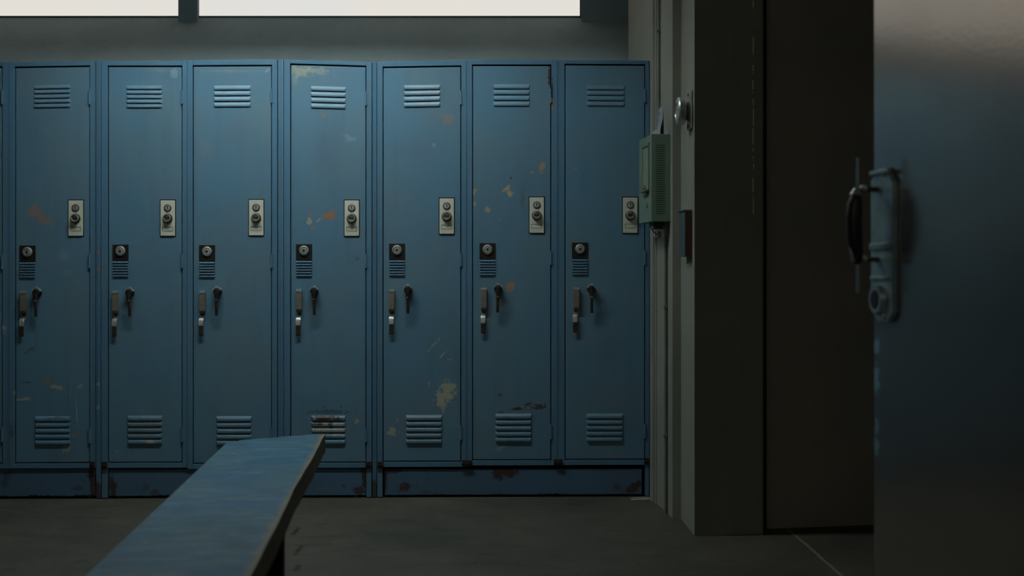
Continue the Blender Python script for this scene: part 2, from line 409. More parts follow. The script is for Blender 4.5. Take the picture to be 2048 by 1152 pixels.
# marks in pixels: (x, y, rx, ry, angle, colour, strength, freq)
MK = [[],
 [(70,424,17,22,.5,RUST,.55,34),(92,441,18,9,-.5,RUST,.55,40),(127,512,16,16,0,PALE,.32,14),(135,545,18,10,0,PALE,.2,20),(66,688,10,5,.2,RUST,.35,40),(60,700,14,4,.5,DKR,.4,50),
  (95,762,12,5,0,RUST,.6,40),(113,774,12,5,-.1,TAN,.55,50),(161,772,11,4,.7,TAN,.45,50),(50,798,17,3,.05,TAN,.6,50),(153,822,1.8,36,.04,TAN,.55,60),(141,780,1.5,24,-.12,PALE,.4,60),
  (133,899,8,8,0,OLIVE,.55,70),(149,870,7,5,0,RUST,.5,60),(163,402,8,4,0,RUST,.35,50),(52,765,9,2.5,-.1,DKR,.5,50),(130,712,5,14,0,RUST,.18,30)],
 [(349,145,9,9,0,PALE,.5,30),(320,140,30,6,0,TAN,.22,30),(275,822,20,4,0,PALE,.25,30),(232,903,6,3,0,PALE,.4,30),(300,180,44,22,0,PALE,.14,12)],
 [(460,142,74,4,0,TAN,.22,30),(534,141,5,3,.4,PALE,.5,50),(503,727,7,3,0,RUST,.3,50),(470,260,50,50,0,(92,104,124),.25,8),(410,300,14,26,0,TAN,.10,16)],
 [(600,142,24,14,0,OLIVE,.55,55),(632,141,28,7,0,OLIVE,.45,60),(590,158,10,14,0,OLIVE,.35,60),(645,231,7,6,0,RUST,.75,50),(660,430,14,10,.5,(166,116,72),.85,45),(621,428,6,3,0,RUST,.45,60),
  (618,443,6,9,-.5,TAN,.55,60),(624,456,7,5,0,RUST,.55,60),(636,441,6,2.5,.6,TAN,.4,60),(652,1010,1,1,0,TAN,0,1),(715,842,5,7,.4,TAN,.6,60),(648,814,2,2,0,DKR,.8,50),(683,813,2,2,0,DKR,.8,50),
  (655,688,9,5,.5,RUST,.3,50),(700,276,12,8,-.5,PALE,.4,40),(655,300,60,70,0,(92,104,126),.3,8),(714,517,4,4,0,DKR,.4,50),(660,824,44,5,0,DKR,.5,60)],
 [(893,238,14,13,0,(160,122,96),.42,40),(870,240,24,20,0,(112,112,112),.25,20),(897,778,17,18,.2,OLIVE,.9,34),(884,799,17,17,.3,OLIVE,.9,34),(886,818,5,12,0,OLIVE,.6,50),(784,864,9,9,0,OLIVE,.75,50),
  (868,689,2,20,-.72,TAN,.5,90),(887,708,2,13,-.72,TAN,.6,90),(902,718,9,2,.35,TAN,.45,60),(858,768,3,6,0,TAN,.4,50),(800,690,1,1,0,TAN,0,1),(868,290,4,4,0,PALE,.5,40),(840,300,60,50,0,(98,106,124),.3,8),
  (795,840,2,5,0,TAN,.4,60),(918,850,16,8,0,PALE,.16,30)],
 [(1017,384,9,11,.3,(186,160,122),.9,45),(973,419,8,5,0,(176,158,126),.85,50),(1083,335,7,10,-.3,(170,140,108),.85,45),(949,383,5,7,-.3,(170,150,122),.8,60),(949,407,3,6,0,TAN,.5,60),(1021,572,9,12,.1,(176,132,86),.85,45),
  (1045,398,5,22,0,(92,84,72),.4,50),(1036,818,15,3.2,.05,DKR,.95,60),(1058,808,11,3,.25,(78,52,36),.9,60),(1078,814,14,7,.2,(84,56,38),.85,70),(1000,790,4,3,0,DKR,.7,50),(1001,826,5,3,0,(90,56,40),.7,50),
  (1000,896,12,5,.3,PALE,.4,50),(1013,893,8,3,.4,PALE,.35,50),(1022,356,2.5,2.5,0,DKR,.7,50),(1065,345,3,2,0,TAN,.5,50),(998,440,5,7,0,TAN,.14,30),(1099,150,3,24,0,(70,44,30),.9,60)],
 [(1185,228,4,3,0,DKR,.3,50),(1152,338,2.4,2.4,0,PALE,.5,50),(1183,390,5,2,0,PALE,.35,50),(1110,380,3,2,0,PALE,.5,50),(1215,700,40,60,0,(60,70,84),.18,10)],
]
GROUP = 'blue metal lockers in the row along the back wall'
DEPTH = .44
for i, q in enumerate(LK):
    s0 = P(q['b'][0])[0]; wv = P(q['b'][1])[0]-s0-.0012
    def lx(x): return P(x)[0]-s0
    def lz(x, y): return P(x, y)[1]
    X0, Y0 = rowpt(s0)
    root = thing('locker', LABELS[i], 'locker', (X0, Y0, 0), TH, GROUP)
    xm = (q['d'][0]+q['d'][1])/2
    dx0, dx1 = lx(q['d'][0]), lx(q['d'][1])
    ztl, ztr = lz(q['b'][0], q['top'][0]), lz(q['b'][1], q['top'][1]); zt = ztl
    tilt = (ztr-ztl)/wv
    dz1 = lz(xm, q['dt'])-tilt*(wv/2); dz0 = lz(xm, q['db']); fz0 = lz(xm, q['db']+12)
    def tiltz(b):
        for v in b.verts:
            if v.co.z > 1.5: v.co.z += tilt*v.co.x
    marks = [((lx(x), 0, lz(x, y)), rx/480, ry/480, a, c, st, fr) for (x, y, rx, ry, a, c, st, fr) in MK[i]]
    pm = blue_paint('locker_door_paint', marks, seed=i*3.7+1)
    fm_marks = []
    if i == 6: fm_marks = [((lx(1104), 0, lz(1104, 178)), .006, .045, 0, (70, 44, 30), .9, 50), ((lx(1104), 0, lz(1104, 208)), .007, .022, 0, (168, 110, 66), .9, 60)]
    if i == 1: fm_marks = [((lx(24), 0, lz(24, 860)), .03, .03, 0, (58, 66, 60), .5, 30), ((lx(30), 0, lz(30, 785)), .006, .010, 0, (180, 176, 160), .8, 60), ((lx(13), 0, lz(13, 900)), .03, .02, 0, PALE, .3, 50)]
    if i == 0: fm_marks = [((lx(8), 0, lz(8, 660)), .02, .03, 0, TAN, .3, 60), ((lx(5), 0, lz(5, 655)), .006, .008, 0, (190, 180, 160), .8, 60)]
    fmt = blue_paint('locker_frame_paint', fm_marks, base=(84, 123, 148), alt=(91, 123, 142), seed=i*2.9+20)
    # body: face frame, sides, top, back, bottom
    bm = B()
    gs, gt = .0035, .0065
    D = .022
    box(bm, 0, dx0-gs, 0, D, fz0, zt, .0012); box(bm, dx1+gs, wv, 0, D, fz0, zt, .0012)
    box(bm, dx0-gs, dx1+gs, .0004, D, dz1+gt, zt-.0002, .0010); box(bm, dx0-gs, dx1+gs, .0004, D, fz0, dz0-.004, .0010)
    # a raised fold along the face frame beside each neighbour
    box(bm, .0002, .0035, -.0015, D, fz0+.002, zt-.002); box(bm, wv-.0035, wv-.0002, -.0015, D, fz0+.002, zt-.002)
    box(bm, 0, .0025, D, DEPTH, fz0, zt); box(bm, wv-.0025, wv, D, DEPTH, fz0, zt)
    box(bm, 0, wv, D, DEPTH, zt-.003, zt); box(bm, 0, wv, DEPTH-.003, DEPTH, fz0, zt); box(bm, 0, wv, D, DEPTH, fz0, fz0+.003)
    if 'l' in q['legs']: box(bm, .001, dx0-.004, 0, .02, .004, fz0, .001)
    if 'r' in q['legs']: box(bm, dx1+.003, wv-.001, 0, .02, .004, fz0, .001)
    tiltz(bm)
    obj('body', bm, fmt, root)
    # back stop behind the door gap
    # door
    bm = B(); box(bm, dx0, dx1, .0025, .020, dz0, dz1, .0022, 3)
    tiltz(bm); door = obj('door', bm, pm, root, True)
    yd = .0025
    # upper louvres
    x0, x1, y0, y1, n = q['uv']; a, c = lx(x0), lx(x1); zt_, zb_ = lz(x0, y0), lz(x0, y1); pt = (zt_-zb_)/n
    bm = B()
    for k in range(n):
        z1 = zt_-k*pt; t = B(); frustum(t, a, c, z1-pt*.86, z1, yd+.0005, .0052, .006, pt*.50, .0010); merge(bm, t)
        frus = None
    bmesh.ops.bevel(bm, geom=bm.edges[:], offset=.0009, segments=2, affect='EDGES')
    tiltz(bm); obj('louver_vent', bm, pm, door, True)
    x0, x1, y0, y1 = q['lv']; a, c = lx(x0), lx(x1); zt_, zb_ = lz(x0, y0), lz(x0, y1); n = 5; pt = (zt_-zb_)/n
    bm = B()
    for k in range(n):
        z1 = zt_-k*pt; t = B(); frustum(t, a, c, z1-pt*.86, z1, yd+.0005, .0072, .006, pt*.45, .0006); merge(bm, t)
    bmesh.ops.bevel(bm, geom=bm.edges[:], offset=.0009, segments=2, affect='EDGES')
    if i in (1, 2, 4, 6):
        rc = {1: [((lx(115), 0, lz(115, 836)), .04, .006, 0, DKR, .6, 60)],
              2: [((lx(300), 0, lz(300, 883)), .02, .01, 0, OLIVE, .7, 60), ((lx(290), 0, lz(290, 856)), .08, .05, 0, (96, 104, 100), .5, 30)],
              4: [((lx(650), 0, lz(650, 836)), .085, .012, 0, (58, 44, 32), 1, 60), ((lx(640), 0, lz(640, 848)), .05, .010, 0, (52, 38, 28), 1, 60), ((lx(660), 0, lz(660, 858)), .09, .03, 0, OLIVE, .6, 60), ((lx(662), 0, lz(662, 850)), .012, .03, 0, (70, 54, 38), .9, 60)],
              6: [((lx(1022), 0, lz(1022, 838)), .02, .008, 0, DKR, .7, 60), ((lx(1035), 0, lz(1035, 884)), .04, .006, 0, DKR, .7, 60)]}[i]
        vm = blue_paint('rusty_louver_paint', rc, seed=i*3.7+1)
    else: vm = pm
    obj('louver_vent', bm, vm, door, True)
    # hinges
    for hy in q['hinge']:
        xh = q['d'][1]+1; z = lz(xh, hy); hh = 28/480
        bm = B(); cyl(bm, (lx(xh), -.001, z-hh), .0048, .0048, hh, 'Z', 14)
        box(bm, lx(xh)-.002, lx(xh)+.011, -.0012, .001, z-hh, z, .0005)
        obj('hinge', bm, fmt, root, True)
    # pale latch plate
    px, py = q['pl']; a, c = lx(px), lx(px+29); zb, z1 = lz(px, py+71), lz(px, py)
    bm = B(); box(bm, a-.0035, c+.0035, yd-.0010, yd+.002, zb-.0030, z1+.0045, .0006); obj('latch_recess_shade', bm, M_HOLE_SHADE, root)  # dark slab around the plate, painted as the shade of a recess
    bm = B(); box(bm, a, c, yd-.005, yd+.001, zb, z1, .0018, 3)
    lp = obj('latch_plate', bm, M_PLATE, root, True, label='pale cream latch plate')
    xc = (a+c)/2; yp = yd-.005
    bm = B(); lathe(bm, (xc, yp, lz(px, py+15)), [(.0155, -.001), (.0155, .002), (.0135, .003), (.012, .001), (.0115, .0008)]); obj('lock_ring', bm, M_BRONZE, lp, True)
    bm = B(); lathe(bm, (xc, yp, lz(px, py+15)), [(.0115, -.001), (.0115, .003), (.008, .0038)]); obj('lock_face', bm, M_CHROME, lp, True)
    bm = B(); box(bm, xc-.0012, xc+.0012, yp-.0043, yp-.003, lz(px, py+18), lz(px, py+11)); cyl(bm, (xc, yp-.003, lz(px, py+13)), .0028, .0028, .0014, 'Y', 14); obj('keyhole', bm, M_HOLE_SHADE, lp)
    zk = lz(px, py+36)
    bm = B(); lathe(bm, (xc, yp, zk), [(.0205, -.001), (.0205, .004), (.0185, .0065), (.0145, .007), (.0135, .004)]); obj('knob_collar', bm, M_BRONZE, lp, True)
    bm = B(); lathe(bm, (xc, yp, zk+.001), [(.0135, -.001), (.0150, .006), (.0165, .012), (.0160, .016), (.0135, .0165), (.0115, .012), (.0100, .007)]); kb = obj('knob', bm, M_CHROME, lp, True)
    bm = B(); box(bm, xc-.0085, xc+.0085, yp-.0145, yp-.006, zk-.0015, zk+.0045, .001); obj('thumb_turn', bm, M_BLACK, lp, True)
    bm = B(); z = lz(px, py+57); w2, h2 = .022, .0088
    for (u0, u1, v0, v1) in ((-w2, w2, h2-.0013, h2), (-w2, w2, -h2, -h2+.0013), (-w2, -w2+.0013, -h2, h2), (w2-.0013, w2, -h2, h2)):
        box(bm, xc+u0, xc+u1, yp-.0006, yp+.0005, z+v0, z+v1)
    cyl(bm, (xc+.001, yp+.0004, lz(px, py+47)), .0016, .0016, .001, 'Y', 10); box(bm, xc, xc+.0014, yp-.0006, yp+.0004, lz(px, py+50), lz(px, py+46))
    obj('number_frame', bm, M_BRONZE, lp)
    # dark lock plate
    px, py = q['lp']; a, c = lx(px), lx(px+32); zb, z1 = lz(px, py+32), lz(px, py)
    bm = B(); box(bm, a, c, yd-.003, yd+.001, zb, z1, .0012); lk = obj('lock_plate', bm, M_BLACK, root, label='blackened square lock plate')
    bm = B(); lathe(bm, ((a+c)/2, yd-.003, lz(px, py+13)), [(.0205, -.001), (.0205, .003), (.018, .0065), (.0140, .0075), (.0125, .0045), (.0115, .0045), (.0100, .0070), (.006, .0075)]); obj('lock_cylinder', bm, M_CHROME, lk, True)
    bm = B(); cyl(bm, ((a+c)/2, yd-.0100, lz(px, py+13)), .0052, .0052, .0010, 'Y', 14); obj('keyhole', bm, M_HOLE_SHADE, lk)
    # small vent grille below it
    z1 = lz(px, py+33.5); zb = lz(px, py+66); pt = (z1-zb)/6; bm = B()
    for k in range(6):
        zz = z1-k*pt; t = B(); frustum(t, a, c, zz-pt*.62, zz, yd+.0005, .0058, .0015, pt*.45, .0003); merge(bm, t)
    obj('vent_grille', bm, fmt, root)
    # bar handle
    px, py = q['bar']; a, c = lx(px), lx(px+11.3); z1, zb = lz(px, py), lz(px, py+43)
    bm = B(); prism_yz(bm, a, c, [(yd, z1), (-.011, z1-.001), (-.015, z1-.007), (-.015, zb+.010), (-.011, zb), (yd, zb)])
    bmesh.ops.bevel(bm, geom=bm.edges[:], offset=.0015, segments=2, affect='EDGES')
    bh = obj('bar_handle', bm, M_STEEL, root, True)
    bm = B(); box(bm, a, c, -.0165, yd, z1-.009, z1+.0015, .0012); obj('handle_top_highlight', bm, M_CHROME, bh, True, label='bright highlight along the handle top')  # bright piece added as the highlight on the bar's top
    # lever: hub plus a drop stem
    px, py = q['lev']; xc = lx(px); z1 = lz(px, py)
    lean = random.uniform(-.003, .006)
    bm = B(); lathe(bm, (xc, yd, z1-.010), [(.0165, -.001), (.0165, .006), (.0145, .009), (.0145, .019), (.0155, .021), (.0150, .026), (.0105, .028), (.004, .0285)])
    lv = obj('lever_hub', bm, M_BLACK, root, True)
    bm = B()                                             # bright hood over the hub
    ring = []
    for k in range(13):
        a_ = math.radians(18+144*k/12); ring.append((math.cos(a_), math.sin(a_)))
    for (ra, rb, ya, yb) in ((.0150, .0185, -.004, -.024),):
        vs = [[bm.verts.new((xc+cx_*q_, yy_, z1-.010+sz_*q_)) for (cx_, sz_) in ring] for (q_, yy_) in ((ra, ya), (rb, ya), (rb, yb), (ra, yb))]
        for m0 in range(4):
            for k in range(12): bm.faces.new((vs[m0][k], vs[m0][k+1], vs[(m0+1) % 4][k+1], vs[(m0+1) % 4][k]))
        bm.faces.new([v[0] for v in vs]); bm.faces.new([v[-1] for v in vs][::-1])
    box(bm, xc-.0045+lean, xc+.0055+lean, -.022, -.006, z1+.006, z1+.0125, .0015)
    obj('hub_hood', bm, M_CHROME, lv, True)
    bm = B(); tube(bm, [(xc, -.026, z1-.014), (xc+lean*.3, -.029, z1-.034), (xc+lean*.5, -.025, z1-.042), (xc+lean*.8, -.021, z1-.072), (xc+lean, -.018, z1-.104), (xc+lean, -.018, z1-.110)], [.0100, .0072, .0056, .0060, .0064, .0052], 14)
    obj('lever_stem', bm, M_BRONZE, lv, True)
    bm = B(); box(bm, xc+lean*.5-.0035, xc+lean*.5+.0035, -.032, -.022, z1-.046, z1-.036, .001); obj('stem_rivet', bm, M_CHROME, lv, True)
    # hasp hook and its screw hole
    px, py = q['hk']; a, c = lx(px), lx(px+9); z1 = lz(px, py)
    bm = B(); prism_yz(bm, a+.001, c+.001, [(yd, z1+.002), (-.008, z1+.001), (-.013, z1-.008), (-.014, z1-.030), (-.009, z1-.032), (-.006, z1-.012), (yd, z1-.010)])
    bmesh.ops.bevel(bm, geom=bm.edges[:], offset=.0014, segments=2, affect='EDGES')
    box(bm, a+.004, c+.004, yd-.004, yd+.001, z1-.004, z1+.010, .001)
    hk = obj('hasp_hook', bm, M_CHROME, root, True)
    bm = B(); prism_yz(bm, a+.0015, c, [(-.0135, z1-.029), (-.0090, z1-.031), (-.006, z1-.070), (-.010, z1-.073), (-.012, z1-.068)])
    bmesh.ops.bevel(bm, geom=bm.edges[:], offset=.0012, segments=2, affect='EDGES')
    obj('hook_tail', bm, M_BRONZE, hk, True)
    bm = B(); cyl(bm, (a+.014, yd+.001, z1+.0165), .0042, .0042, .0014, 'Y', 14); obj('screw_hole', bm, M_HOLE_SHADE, root)
    # rusted joining brackets at the foot of the frame
    br = {2: (204, 215, 923, 938), 5: (755, 767, 923, 936), 6: (934, 944, 920, 932), 7: (1116, 1125, 918, 930)}.get(i)
    def bracket(x0, x1, y0, y1):
        bm = B(); box(bm, lx(x0), lx(x1), -.006, -.0005, lz(x0, y1), lz(x0, y0), .0012)
        for fx in (.28, .74): cyl(bm, (lx(x0+(x1-x0)*fx), -.005, lz(x0, (y0+y1)/2)), .0052, .0045, .004, 'Y', 10)
        obj('corner_bracket', bm, M_RUSTB, root, label='rusty corner bracket')
    if br: bracket(*br)
    if i == 4: bracket(731, 743, 923, 936)
    if i == 1: bracket(180, 190, 923, 936)
    if i == 5: bracket(924, 932, 920, 932)
    if i == 6: bracket(1108, 1114, 918, 930)
    if i == 7: bracket(1288, 1298, 916, 928)

# filler strips between the banks, running down to the floor
def zrow(x, y): return P(x, y)[1]
for (x0, x1, yt, lab) in ((191, 203, 121, 'narrow blue filler strip with rust spots in the leftmost joint of the locker row'),
                          (555, 568, 119, 'narrow blue filler strip in the joint right above the bench\'s far end'),
                          (744, 754, 124, 'narrow blue filler strip left of the locker with the olive-tan flaked patch')):
    s0, s1 = P(x0)[0], P(x1)[0]; X0, Y0 = rowpt(s0)
    w_ = s1-s0-.003
    mk = [((w_/2, 0, zrow(x0, y)), .007, .010, 0, c, .7, 60) for y, c in ((505, RUST), (537, RUST), (815, PALE), (768, PALE))] if x0 == 191 else []
    mk += [((w_/2, 0, .03), .03, .05, 0, DKR, .8, 30)]
    m = blue_paint('filler_strip_paint', mk, base=(84, 123, 148), alt=(91, 123, 142), seed=x0)
    bm = B(); box(bm, .0015, w_+.0006, .0035, .03, .003, zrow(x0, yt), .001)
    box(bm, w_*.42, w_*.58, .0010, .02, .003, zrow(x0, yt)-.001)
    o = obj('filler_strip', bm, m); o.location = (X0, Y0, 0); o.rotation_euler = (0, 0, TH)
    o['label'] = lab; o['category'] = 'filler strip'; o['group'] = 'filler strips between locker banks'

# plinths
for (x0, x1, lab, mks) in (
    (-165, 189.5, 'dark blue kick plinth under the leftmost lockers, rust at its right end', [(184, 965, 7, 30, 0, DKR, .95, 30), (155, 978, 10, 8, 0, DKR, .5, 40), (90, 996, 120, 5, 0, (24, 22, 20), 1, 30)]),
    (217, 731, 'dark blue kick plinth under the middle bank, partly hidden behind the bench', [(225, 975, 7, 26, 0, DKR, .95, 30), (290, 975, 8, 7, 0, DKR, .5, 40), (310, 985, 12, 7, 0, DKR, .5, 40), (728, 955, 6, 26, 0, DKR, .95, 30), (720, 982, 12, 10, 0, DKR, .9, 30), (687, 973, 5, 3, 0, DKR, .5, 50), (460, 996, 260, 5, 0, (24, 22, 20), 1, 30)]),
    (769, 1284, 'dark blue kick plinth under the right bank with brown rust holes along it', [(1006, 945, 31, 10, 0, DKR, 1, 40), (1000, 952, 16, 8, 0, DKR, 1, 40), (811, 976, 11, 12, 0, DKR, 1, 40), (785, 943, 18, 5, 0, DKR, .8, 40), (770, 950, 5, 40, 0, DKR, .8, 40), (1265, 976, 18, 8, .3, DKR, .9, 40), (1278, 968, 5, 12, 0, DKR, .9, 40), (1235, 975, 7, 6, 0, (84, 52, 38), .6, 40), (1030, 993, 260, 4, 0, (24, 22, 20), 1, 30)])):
    s0, s1 = P(x0)[0], P(x1)[0]; X0, Y0 = rowpt(s0)
    mk = [((P(x)[0]-s0, 0, zrow(x, y)), rx/480, ry/480, a, c, st, fr) for (x, y, rx, ry, a, c, st, fr) in mks]
    m = blue_paint('plinth_paint', mk, base=(76, 108, 132), alt=(78, 100, 118), seed=x0*.1+40, dirt=.5, rough=.6)
    bm = B(); ztp = zrow((x0+x1)/2, 939)
    box(bm, 0, s1-s0, .007, .022, .010, ztp, .0015)
    for k in range(3): box(bm, (s1-s0)*(.03+.46*k), (s1-s0)*(.03+.46*k)+.02, .022, .40, 0, ztp-.003)
    o = obj('locker_plinth', bm, m); o.location = (X0, Y0, 0); o.rotation_euler = (0, 0, TH)
    o['label'] = lab; o['category'] = 'plinth'; o['group'] = 'kick plinths under the lockers'

# ------------------------------------------------------------------ the bench
def shear_dir(Y): return -.08333*Y                     # the bench runs towards the same far point as the side wall
h = .45; t_ = .055
def bench_material():
    m, nt, b = new_mat('worn_blue_bench_paint')
    tc = N(nt, 'ShaderNodeTexCoord').outputs['Object']
    col = mix(nt, ramp(nt, noise(nt, tc, 5, 5), .35, .68), lin((46, 99, 128)), lin((70, 106, 118)))
    b.inputs['Specular IOR Level'].default_value = .25
    g = ramp(nt, noise(nt, scaled(nt, tc, (4, 9, 1)), 3, 7, .7), .50, .68)
    col = mix(nt, mathn(nt, 'MULTIPLY', g, .5), col, lin((112, 142, 148)))
    g = ramp(nt, noise(nt, scaled(nt, tc, (5, 7, 1)), 2.1, 6, .7), .48, .64)
    col = mix(nt, mathn(nt, 'MULTIPLY', g, .55), col, lin((44, 78, 98)))
    # paint rubbed off along the rounded arris and side
    sx = N(nt, 'ShaderNodeSeparateXYZ'); nt.links.new(tc, sx.inputs[0])
    nz = mathn(nt, 'MULTIPLY', mathn(nt, 'SUBTRACT', noise(nt, tc, 14, 5, .7), .5), .035)
    e1 = ramp(nt, mathn(nt, 'ADD', mathn(nt, 'ADD', sx.outputs[0], 0.0), nz), -.020, -.006)
    col = mix(nt, mathn(nt, 'MULTIPLY', e1, .85), col, lin((132, 120, 92)))
    nt.links.new(col, b.inputs['Base Color'])
    nt.links.new(mathn(nt, 'ADD', mathn(nt, 'MULTIPLY', noise(nt, tc, 8, 5), .2), .55), b.inputs['Roughness'])
    bp = N(nt, 'ShaderNodeBump'); bp.inputs['Strength'].default_value = .25; bp.inputs['Distance'].default_value = .003
    nt.links.new(noise(nt, scaled(nt, tc, (2, 9, 2)), 14, 5), bp.inputs['Height']); nt.links.new(bp.outputs[0], b.inputs['Normal'])
    return m
far_r = (wx(655, 0), 0)
Yr = (CH-h)*F/(866-HY); Xr = (652-CX)/F*Yr
ang = math.atan(.0833)
bench = thing('locker_room_bench', 'long worn pale blue bench running towards the lockers in the foreground', 'bench', (Xr, Yr, 0), ang)
# local: x to the right across the bench (right edge at 0), y along it towards the lockers (far end near 0)
Wb = .272; Lb = 2.35; bend = -.115
bm = B()
outl = []
def arc(cx, cy, r, a0, a1, n=8):
    return [(cx+r*math.cos(a0+(a1-a0)*k/n), cy+r*math.sin(a0+(a1-a0)*k/n)) for k in range(n+1)]
yl = -.150                                               # the far end is cut askew
outl += arc(-.026, -.027, .026, 0, math.pi/2)
outl += arc(-Wb+.035, yl-.035+.0, .035, math.pi/2, math.pi)
outl += arc(-Wb+.02, -Lb+.02, .02, math.pi, 1.5*math.pi)
outl += arc(-.02, -Lb+.02, .02, 1.5*math.pi, 2*math.pi)
for k in range(1, 40):
    yk = -Lb+.02+(Lb-.06)*k/40
    outl.append((-.0010+.0007*math.sin(yk*9.1)+.0005*math.sin(yk*23+1)-.0045*math.exp(-((yk+.95)/.35)**2), yk))
prism_xy(bm, outl, h-t_, h)
es = [e for e in bm.edges if abs(e.verts[0].co.z-e.verts[1].co.z) < 1e-6]
bmesh.ops.bevel(bm, geom=es, offset=.016, segments=5, profile=.5, affect='EDGES')
obj('bench_top', bm, bench_material(), bench, True)
YL = -(Yr-2.70)
for k, yy in enumerate((YL, YL-1.15)):
    for xx in (-.045, -Wb+.045-.0):
        bm = B(); box(bm, xx-.021, xx+.021, yy-.021, yy+.021, .006, h-t_-.004, .004)
        lg = obj('leg', bm, M_DARKLEG, bench, True)
        bm = B(); box(bm, xx-.035, xx+.035, yy-.035, yy+.035, 0, .007, .002); obj('foot_plate', bm, M_DARKLEG, lg)
    bm = B(); box(bm, -Wb+.02, -.02, yy-.022, yy+.022, h-t_-.006, h-t_+.001, .001); box(bm, -Wb+.06, -.06, yy-.012, yy+.012, .10, .125, .002)
    obj('cross_brace', bm, M_DARKLEG, bench)

# ------------------------------------------------------------------ green box on the side wall
def wallA(Y): return A5[0]+.0833*(A5[1]-Y)
SD = math.atan(.0833)                                   # side wall direction
Yn = 4.615; z1 = CH+(HY-268)/F*Yn; z0 = CH+(HY-443)/F*Yn
wb = thing('green_wall_box', 'sage green perforated metal box hung on the side wall, right of the lockers', 'wall box', (wallA(Yn), Yn, z0), SD)
# local: -x out of the wall, +y away from the camera, z up
BD = .074; BW = .25; BH = z1-z0
bm = B()
box(bm, -BD, 0, 0, BW, 0, BH, .002)
body = obj('box_body', bm, M_GREEN, wb)
# perforations in rows and columns on the camera-facing side: dark discs carry the shade of punched holes
bm = B()
for r in range(32):
    for c in range(6):
        cx_ = -BD+.020+c*.0058+(0.0029 if r % 2 else 0); cz_ = .030+r*.0085
        cyl(bm, (cx_, .0004, cz_), .0021, .0021, .0008, 'Y', 8)
obj('perforated_vent', bm, M_HOLE_SHADE, wb)
bm = B()                                                 # front face (towards -x): slot frame
for (ya, yb, za, zb) in ((.035, .165, BH-.040, BH-.030), (.035, .165, .120, .130), (.035, .043, .120, BH-.030), (.157, .165, .120, BH-.030)):
    box(bm, -BD-.006, -BD+.001, ya, yb, za, zb, .001)
obj('slot_frame', bm, M_GREEN, wb)
bm = B(); box(bm, -BD-.0012, -BD+.001, .043, .157, .130, BH-.040); obj('slot_panel', bm, M_GREEND, wb, label='pale slot panel')
bm = B(); box(bm, -BD-.016, -BD, .040, .150, .118, .127, .0015); box(bm, -BD-.010, -BD, .06, .12, .106, .118, .0015); box(bm, -BD-.012, -BD, .10, .14, .132, .146, .002)
obj('slot_ledge', bm, M_STEEL, wb)
bm = B(); lathe(bm, (-BD, .075, .065), [(.009, -.001), (.009, .004), (.006, .005)], 'X', 16); obj('box_lock', bm, M_STEEL, wb, True)
bm = B(); box(bm, -.058, -.014, .04, .10, -.016, .001, .002); box(bm, -.050, -.020, .05, .09, -.034, -.014, .002); obj('cable_socket', bm, M_BLACK, wb)
bm = B(); box(bm, -.054, -.042, .035, .06, -.060, -.030, .002); box(bm, -.024, -.016, .035, .06, -.060, -.030, .001); box(bm, -.050, -.018, .037, .058, -.036, -.028, .002)
obj('cable_clamp', bm, M_CHROME, wb)
bm = B(); pts = [(-BD+.002, .03, .001), (-BD+.001, .03, -.012), (-BD+.006, .03, -.026), (-BD+.016, .03, -.040), (-BD+.028, .032, -.050)]
tube(bm, pts, .0022, 8); obj('cable', bm, M_BLACK, wb, True)

# papers tucked behind the box
pp = thing('folded_paper', 'folded white paper standing on top of the green wall box', 'paper', (wallA(Yn)-.0, Yn, z1), SD)
bm = B()
def slab(bm, pts, y0, y1):
    a = [bm.verts.new((x, y0, z)) for x, z in pts]; b = [bm.verts.new((x, y1, z)) for x, z in pts]; n = len(pts)
    bm.faces.new(a); bm.faces.new(b[::-1])
    for k in range(n): bm.faces.new((a[k], b[k], b[(k+1) % n], a[(k+1) % n]))
slab(bm, [(-.066, 0), (-.064, .010), (-.055, .017), (-.048, .018), (-.038, .060), (-.040, .062), (-.036, .085), (-.041, .088), (-.038, .104), (-.024, .105), (-.026, .060), (-.036, .020), (-.036, 0)], .015, .0175)
obj('paper_sheet', bm, M_PAPER, pp)
bm = B(); slab(bm, [(-.055, .018), (-.047, .096), (-.030, .100), (-.038, .018)], .0178, .0192); slab(bm, [(-.055, 0), (-.055, .02), (-.036, .02), (-.036, 0)], .0178, .0192); obj('paper_fold', bm, M_PAPER2, pp)
bm = B(); slab(bm, [(-.036, 0), (-.028, .06), (-.0225, .10), (-.021, .0)], .020, .024); obj('card_backing', bm, M_BLACK, pp)

# conduits and strips running up the side wall beside the lockers
for (Y, r, z_lo, z_hi, lab) in ((4.665, .006, 0, z0-.055, 'round painted conduit dropping to the floor below the green wall box'),
                                (4.80, .005, z1+.001, H, 'thin painted conduit rising to the ceiling above the green wall box')):
    bm = B(); X = wallA(Y)-r-.001
    cyl(bm, (X, Y, z_lo), r, r, z_hi-z_lo, 'Z', 20)
    for zc in ((.3, .8) if z_lo == 0 else (1.9, 2.6)): box(bm, X-.009, X+r+.001, Y-.009, Y+.009, zc, zc+.012, .002)
    o = obj('conduit', bm, M_CONDUIT, None, True); o['label'] = lab; o['category'] = 'conduit'
bm = B()
for (Ya, Yb, d) in ((4.90, 4.955, .010), (4.862, 4.880, .006)):
    prism_xy(bm, [(wallA(Ya)+.002, Ya), (wallA(Ya)-d, Ya), (wallA(Yb)-d, Yb), (wallA(Yb)+.002, Yb)], 0, H)
struct('trim_1', bm, M_SIDE)

